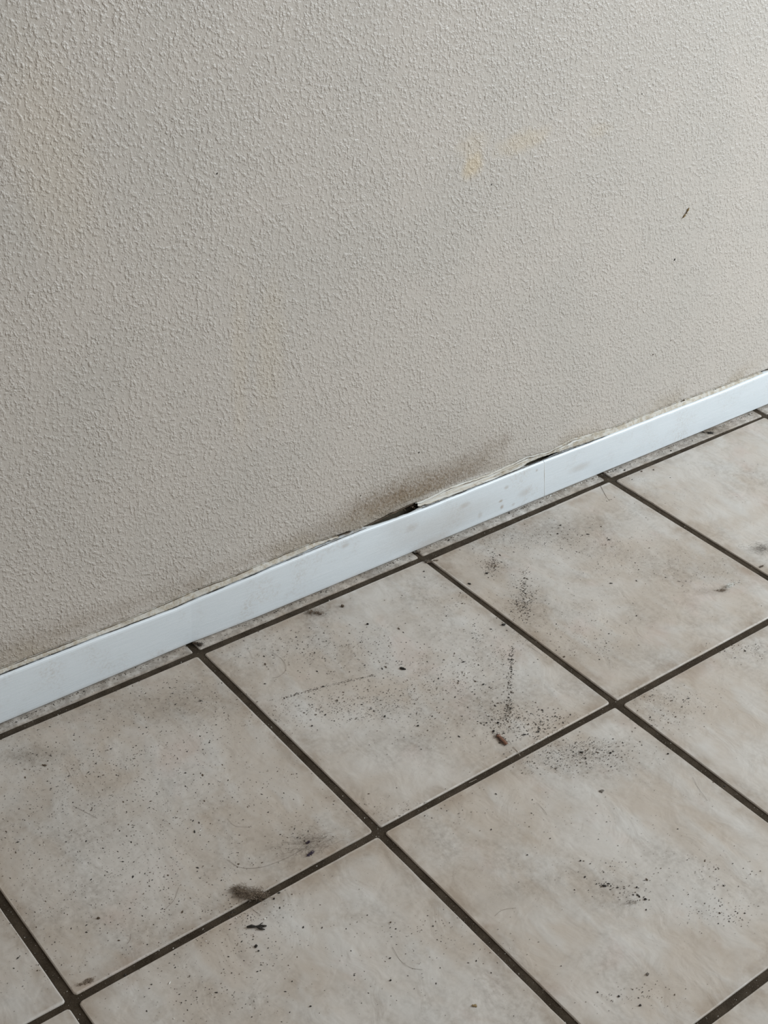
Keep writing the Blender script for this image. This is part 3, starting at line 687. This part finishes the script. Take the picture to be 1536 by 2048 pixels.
hair([(-0.1984, -0.2849), (-0.2100, -0.2951), (-0.2229, -0.3005)], 'faint hair left of the dust clump above the joint', .0001)
hair([(-0.2620, -0.3065), (-0.2661, -0.3119), (-0.2702, -0.3145)], 'short hair low on the left tile', .0001)
hair([(0.3271, -0.2043), (0.3279, -0.2173), (0.3282, -0.2298)], 'thin hair above the joint on the tile right of the centre streak', .00009)
hair([(-0.2089, -0.0775), (-0.2106, -0.0896), (-0.2119, -0.0975)], 'short hair beside the dark splinter at left', .00009)
hair([(-0.1570, -0.3438), (-0.1558, -0.3512), (-0.1543, -0.3573)], 'short hair under the dust clump, below the joint', .00011)
hair([(0.1939, -0.3247), (0.1932, -0.3317), (0.1906, -0.3393)], 'pale bristle lying across the joint beside the dead insect', .0003, M_HAIRL, 'bristle')
hair([(0.1189, -0.3384), (0.1242, -0.3386), (0.1287, -0.3390)], 'pale fibre lying in the joint below the dead insect', .00018, M_HAIRL, 'fibre', 'fibre', None)
hair([(-0.1134, -0.2373), (-0.1125, -0.2495), (-0.1015, -0.2597)], 'faint hair above the long curved hair on the left tile', .00008)
hair([(0.6573, -0.0015), (0.6408, -0.0321), (0.6443, -0.0374)], 'dark fibre curling below the wall crossing at right', .00022, M_HAIR, 'fibre', 'fibre', None)
hair([(0.0498, -0.0221), (0.0495, -0.0329), (0.0454, -0.0443)], 'fine hair near the wall left of the curled hair', .00008)

def tuft(name, label, q, L, Wd, H, n_, mat, rz=0, r=.00009, grains=0, gm=M_DUST, seed=1, cat='dust', core=0.0):
    rr = random.Random(seed); V, F, FM_ = [], [], []
    lobes = [Vector((rr.uniform(-.75, .75) * L, rr.uniform(-.5, .5) * Wd, 0)) for _ in range(7)]
    for _ in range(n_):
        c_ = rr.choice(lobes); p = c_ + Vector((rr.gauss(0, L * .14), rr.gauss(0, Wd * .25), rr.uniform(.0002, H)))
        h = rr.uniform(0, 6.28); pts = [p.copy()]; st_ = rr.uniform(.06, .16) * (L + 2 * Wd) / 2
        for k in range(5):
            h += rr.gauss(0, .8)
            p = p + Vector((math.cos(h) * st_, math.sin(h) * st_ * .75, rr.gauss(0, H * .2)))
            p.z = max(.00015, min(H, p.z)); pts.append(p.copy())
        n0 = len(F); tube(V, F, pts, r, 3); FM_ += [0] * (len(F) - n0)
    for _ in range(grains):
        a = rr.uniform(0, 6.28); d = rr.random() ** .5
        c_ = rr.choice(lobes); n0 = len(F); grain(V, F, c_.x + rr.gauss(0, L * .14), c_.y + rr.gauss(0, Wd * .22), rr.uniform(0, H * .6), rr.uniform(.0002, .0007)); FM_ += [1] * (len(F) - n0)
    if core:
        for q_, c_ in enumerate(lobes):
            n0 = len(F); blob(V, F, (c_.x * .8, c_.y * .8, H * .2), (L * core * .45, Wd * core * .6, H * .4), rr.uniform(0, 3), 9, 5, 1.1, seed + q_); FM_ += [1] * (len(F) - n0)
    o = mesh(name, V, F, [mat, gm], loc=(q[0], q[1], 0), fm=FM_); o.rotation_euler = (0, 0, rz + HOR)
    return tag(o, label, cat)
tuft('dust_clump', 'brown tangled dust clump sitting on the edge of the lower left joint', (-0.1492, -0.3288), .0165, .0085, .0035, 260, M_DUST, -.12, .00014, 330, M_DUST, 3, core=.42)
tuft('dust_clump', 'small brown patch of dust on the joint by the bottom left crossing', (-0.3201, -0.3299), .008, .003, .0014, 40, M_DUST, .45, .00012, 70, M_DUST, 5, core=.5)
tuft('dust_tuft', 'soft grey tuft of dust touching the wall joint left of centre', (0.1561, -0.0154), .012, .008, .004, 120, M_DUST, 0, .00007, 30, M_DUST, 9, core=.22)
tuft('dust_ball', 'dark grey ball of dust plugging the middle crossing of the wall joint', (0.3375, -0.0103), .0055, .003, .0028, 60, M_GREY, .2, .00014, 40, M_DUST, 11, core=.75)
tuft('dust_wisp', 'dark wisp of dust right of the ball in the middle crossing', (0.3471, -0.0127), .0045, .0016, .0012, 20, M_DUST, .2, .00012, 25, M_DUST, 13, core=.5)
tuft('hair_fluff', 'thin veil of hair and fluff around two violet scraps on the left tile', (-0.0713, -0.3078), .034, .016, .002, 110, M_HAIR, .35, .000055, 20, M_GREY, 17, 'fluff')
tuft('violet_scrap', 'upper of two violet black scraps in the fluff on the left tile', (-0.0657, -0.3093), .0045, .0012, .0016, 26, M_VIOLET, .5, .00014, 12, M_VIOLET, 19, 'fluff', .55)
tuft('violet_scrap', 'lower, larger of two violet black scraps in the fluff on the left tile', (-0.0732, -0.3223), .0048, .0020, .002, 34, M_VIOLET, .7, .00014, 14, M_VIOLET, 23, 'fluff', .55)
tuft('white_lint', 'small white tuft of lint near the right edge of the photo', (0.6209, -0.2649), .0050, .0030, .0055, 55, M_LINT, .4, .00016, 8, M_LINT, 29, 'lint', .5)
tuft('lint_tail', 'thin grey strands trailing up right from the white lint', (0.6378, -0.2647), .017, .004, .001, 26, M_LINT, .55, .00006, 4, M_GREY, 31, 'lint')
tuft('dust_smudge', 'brown smear of dust just left of the white lint', (0.6058, -0.2637), .012, .004, .0010, 70, M_DUST, .1, .00006, 40, M_DUST, 37)
tuft('grey_lint', 'soft grey puff of lint above the joint at the right edge', (0.7208, -0.2337), .020, .016, .004, 110, M_GREY, .4, .00006, 10, M_GREY, 41, 'lint')
tuft('dust_wisp', 'dark wisp hanging over the joint at the right edge below the grey puff', (0.6939, -0.2604), .006, .0018, .0012, 26, M_GREY, .5, .00012, 16, M_DUST, 43, core=.45)
tuft('dust_wisp', 'grey smudge of dust beside the curved crumbs on the lower right tile', (0.1443, -0.5495), .012, .006, .0008, 26, M_DUST, .2, .00005, 10, M_GREY, 47)
tuft('dust_clump', 'dark matted dirt at the first wall crossing under the skirting', (0.0066, 0.0139), .007, .005, .002, 40, M_DARK, 0, .00014, 90, M_BROWN, 53, core=.4)
tuft('dust_clump', 'dark smear of dirt under the skirting near the right edge', (0.9003, 0.0131), .012, .0035, .0016, 50, M_DARK, 0, .00010, 70, M_DARK, 59, core=.3)
tuft('dust_clump', 'dark fluffy dirt in the corner of the strip tile above the middle crossing', (0.3391, 0.0139), .004, .0025, .0014, 26, M_DARK, 0, .00012, 40, M_DUST, 61, core=.3)

# ------------------------------------------------------------------ on the wall: squashed gnat, specks
g = (0.7696, 0.3709)
gn = empty('squashed_gnat', (g[0], WY - .0007, g[1])); tag(gn, 'small brown squashed gnat on the wall at upper right', 'insect')
def wallblob(name, a, b, r, mat, par):
    """spindle between two wall points given as offsets in millimetres"""
    V, F = [], []
    P_ = [Vector((a[0] + (b[0] - a[0]) * t, -.0002, a[1] + (b[1] - a[1]) * t)) * 1 for t in (0, .25, .5, .75, 1)]
    tube(V, F, P_, [r * k for k in (.3, .9, 1, .8, .25)], 6); return mesh(name, V, F, mat, par, True)
wallblob('abdomen', (-.0052, -.0062), (-.0008, -.0010), .0010, M_OCHRE, gn)
wallblob('thorax', (-.0010, -.0012), (.0008, .0010), .0008, M_BROWN, gn)
wallblob('wing', (.0006, .0008), (.0040, .0062), .0012, M_OCHRE, gn)
for a, b in (((-.001, -.001), (.004, -.0012)), ((-.002, -.003), (.001, -.0055)), ((-.003, -.0035), (-.0072, -.0075))):
    wallblob('leg', a, b, .00035, M_OCHRE, gn)
SPECKS = [((0.7636, 0.3061), .0016, M_DARK, 'black oval speck on the wall below the gnat'), ((0.3359, 0.1462), .0012, M_DARK, 'black speck on the wall above the brown damp patch'),
    ((0.7545, 0.1669), .0011, M_BROWN, 'dark speck on the wall above the right part of the skirting'), ((0.7884, 0.1794), .0009, M_BROWN, 'small brown speck on the wall at right, above the lower dark speck'),
    ((0.4126, 0.4754), .0010, M_DARK, 'black speck on the wall below the yellow stain'), ((0.0475, 0.5542), .0010, M_DARK, 'black speck alone on the upper left wall'),
    ((0.2461, 0.1157), .0009, M_DARK, 'tiny black speck on the wall left of the damp patch'), ((0.6455, 0.5446), .0008, M_DARK, 'tiny speck high on the right part of the wall'),
    ((0.6509, 0.2724), .0009, M_PALE, 'white crumb stuck to the wall right of centre'), ((0.5209, 0.1060), .0010, M_BROWN, 'brown dot on the wall right of the damp patch'),
    ((0.1236, 0.4031), .0007, M_BROWN, 'faint brown dot on the middle of the wall'), ((0.3598, 0.4258), .0007, M_BROWN, 'faint dot on the wall below and left of the yellow stain')]
for k, (p, r, m, lab) in enumerate(SPECKS):
    V, F = [], []; blob(V, F, (0, 0, 0), (r * .6, r * .5, r), 0, 8, 6, .5, k)
    o = mesh('wall_speck', V, F, m, loc=(p[0], wy(p[0], p[1]) - r * .2, p[1]), smooth=True); o.rotation_euler = (0, .5, 0)
    tag(o, lab, 'dirt', 'specks stuck to the wall')
# dirt lumps on top of the skirting
for k, (px_, lab, s_) in enumerate((((0.8401, 0.0698), 'dark brown dirt lump on top of the skirting at right', 2.6), ((0.9116, 0.0679), 'small black crumb on top of the skirting near the right edge', 1.3), ((0.0161, 0.0715), 'dark crumb wedged above the skirting over the first wall crossing', 1.5))):
    V, F = [], []
    for i in range(7): blob(V, F, (rnd.gauss(0, s_ * .5 * mm), rnd.gauss(0, .2 * mm), rnd.uniform(0, .4) * mm * s_), (s_ * mm * .5, s_ * mm * .3, s_ * mm * .3), rnd.uniform(0, 3), 7, 5, .6, i + k)
    o = mesh('dirt_clod', V, F, M_BROWN if k != 1 else M_DARK, loc=(px_[0], .0215, px_[1] - .0005)); tag(o, lab, 'dirt')
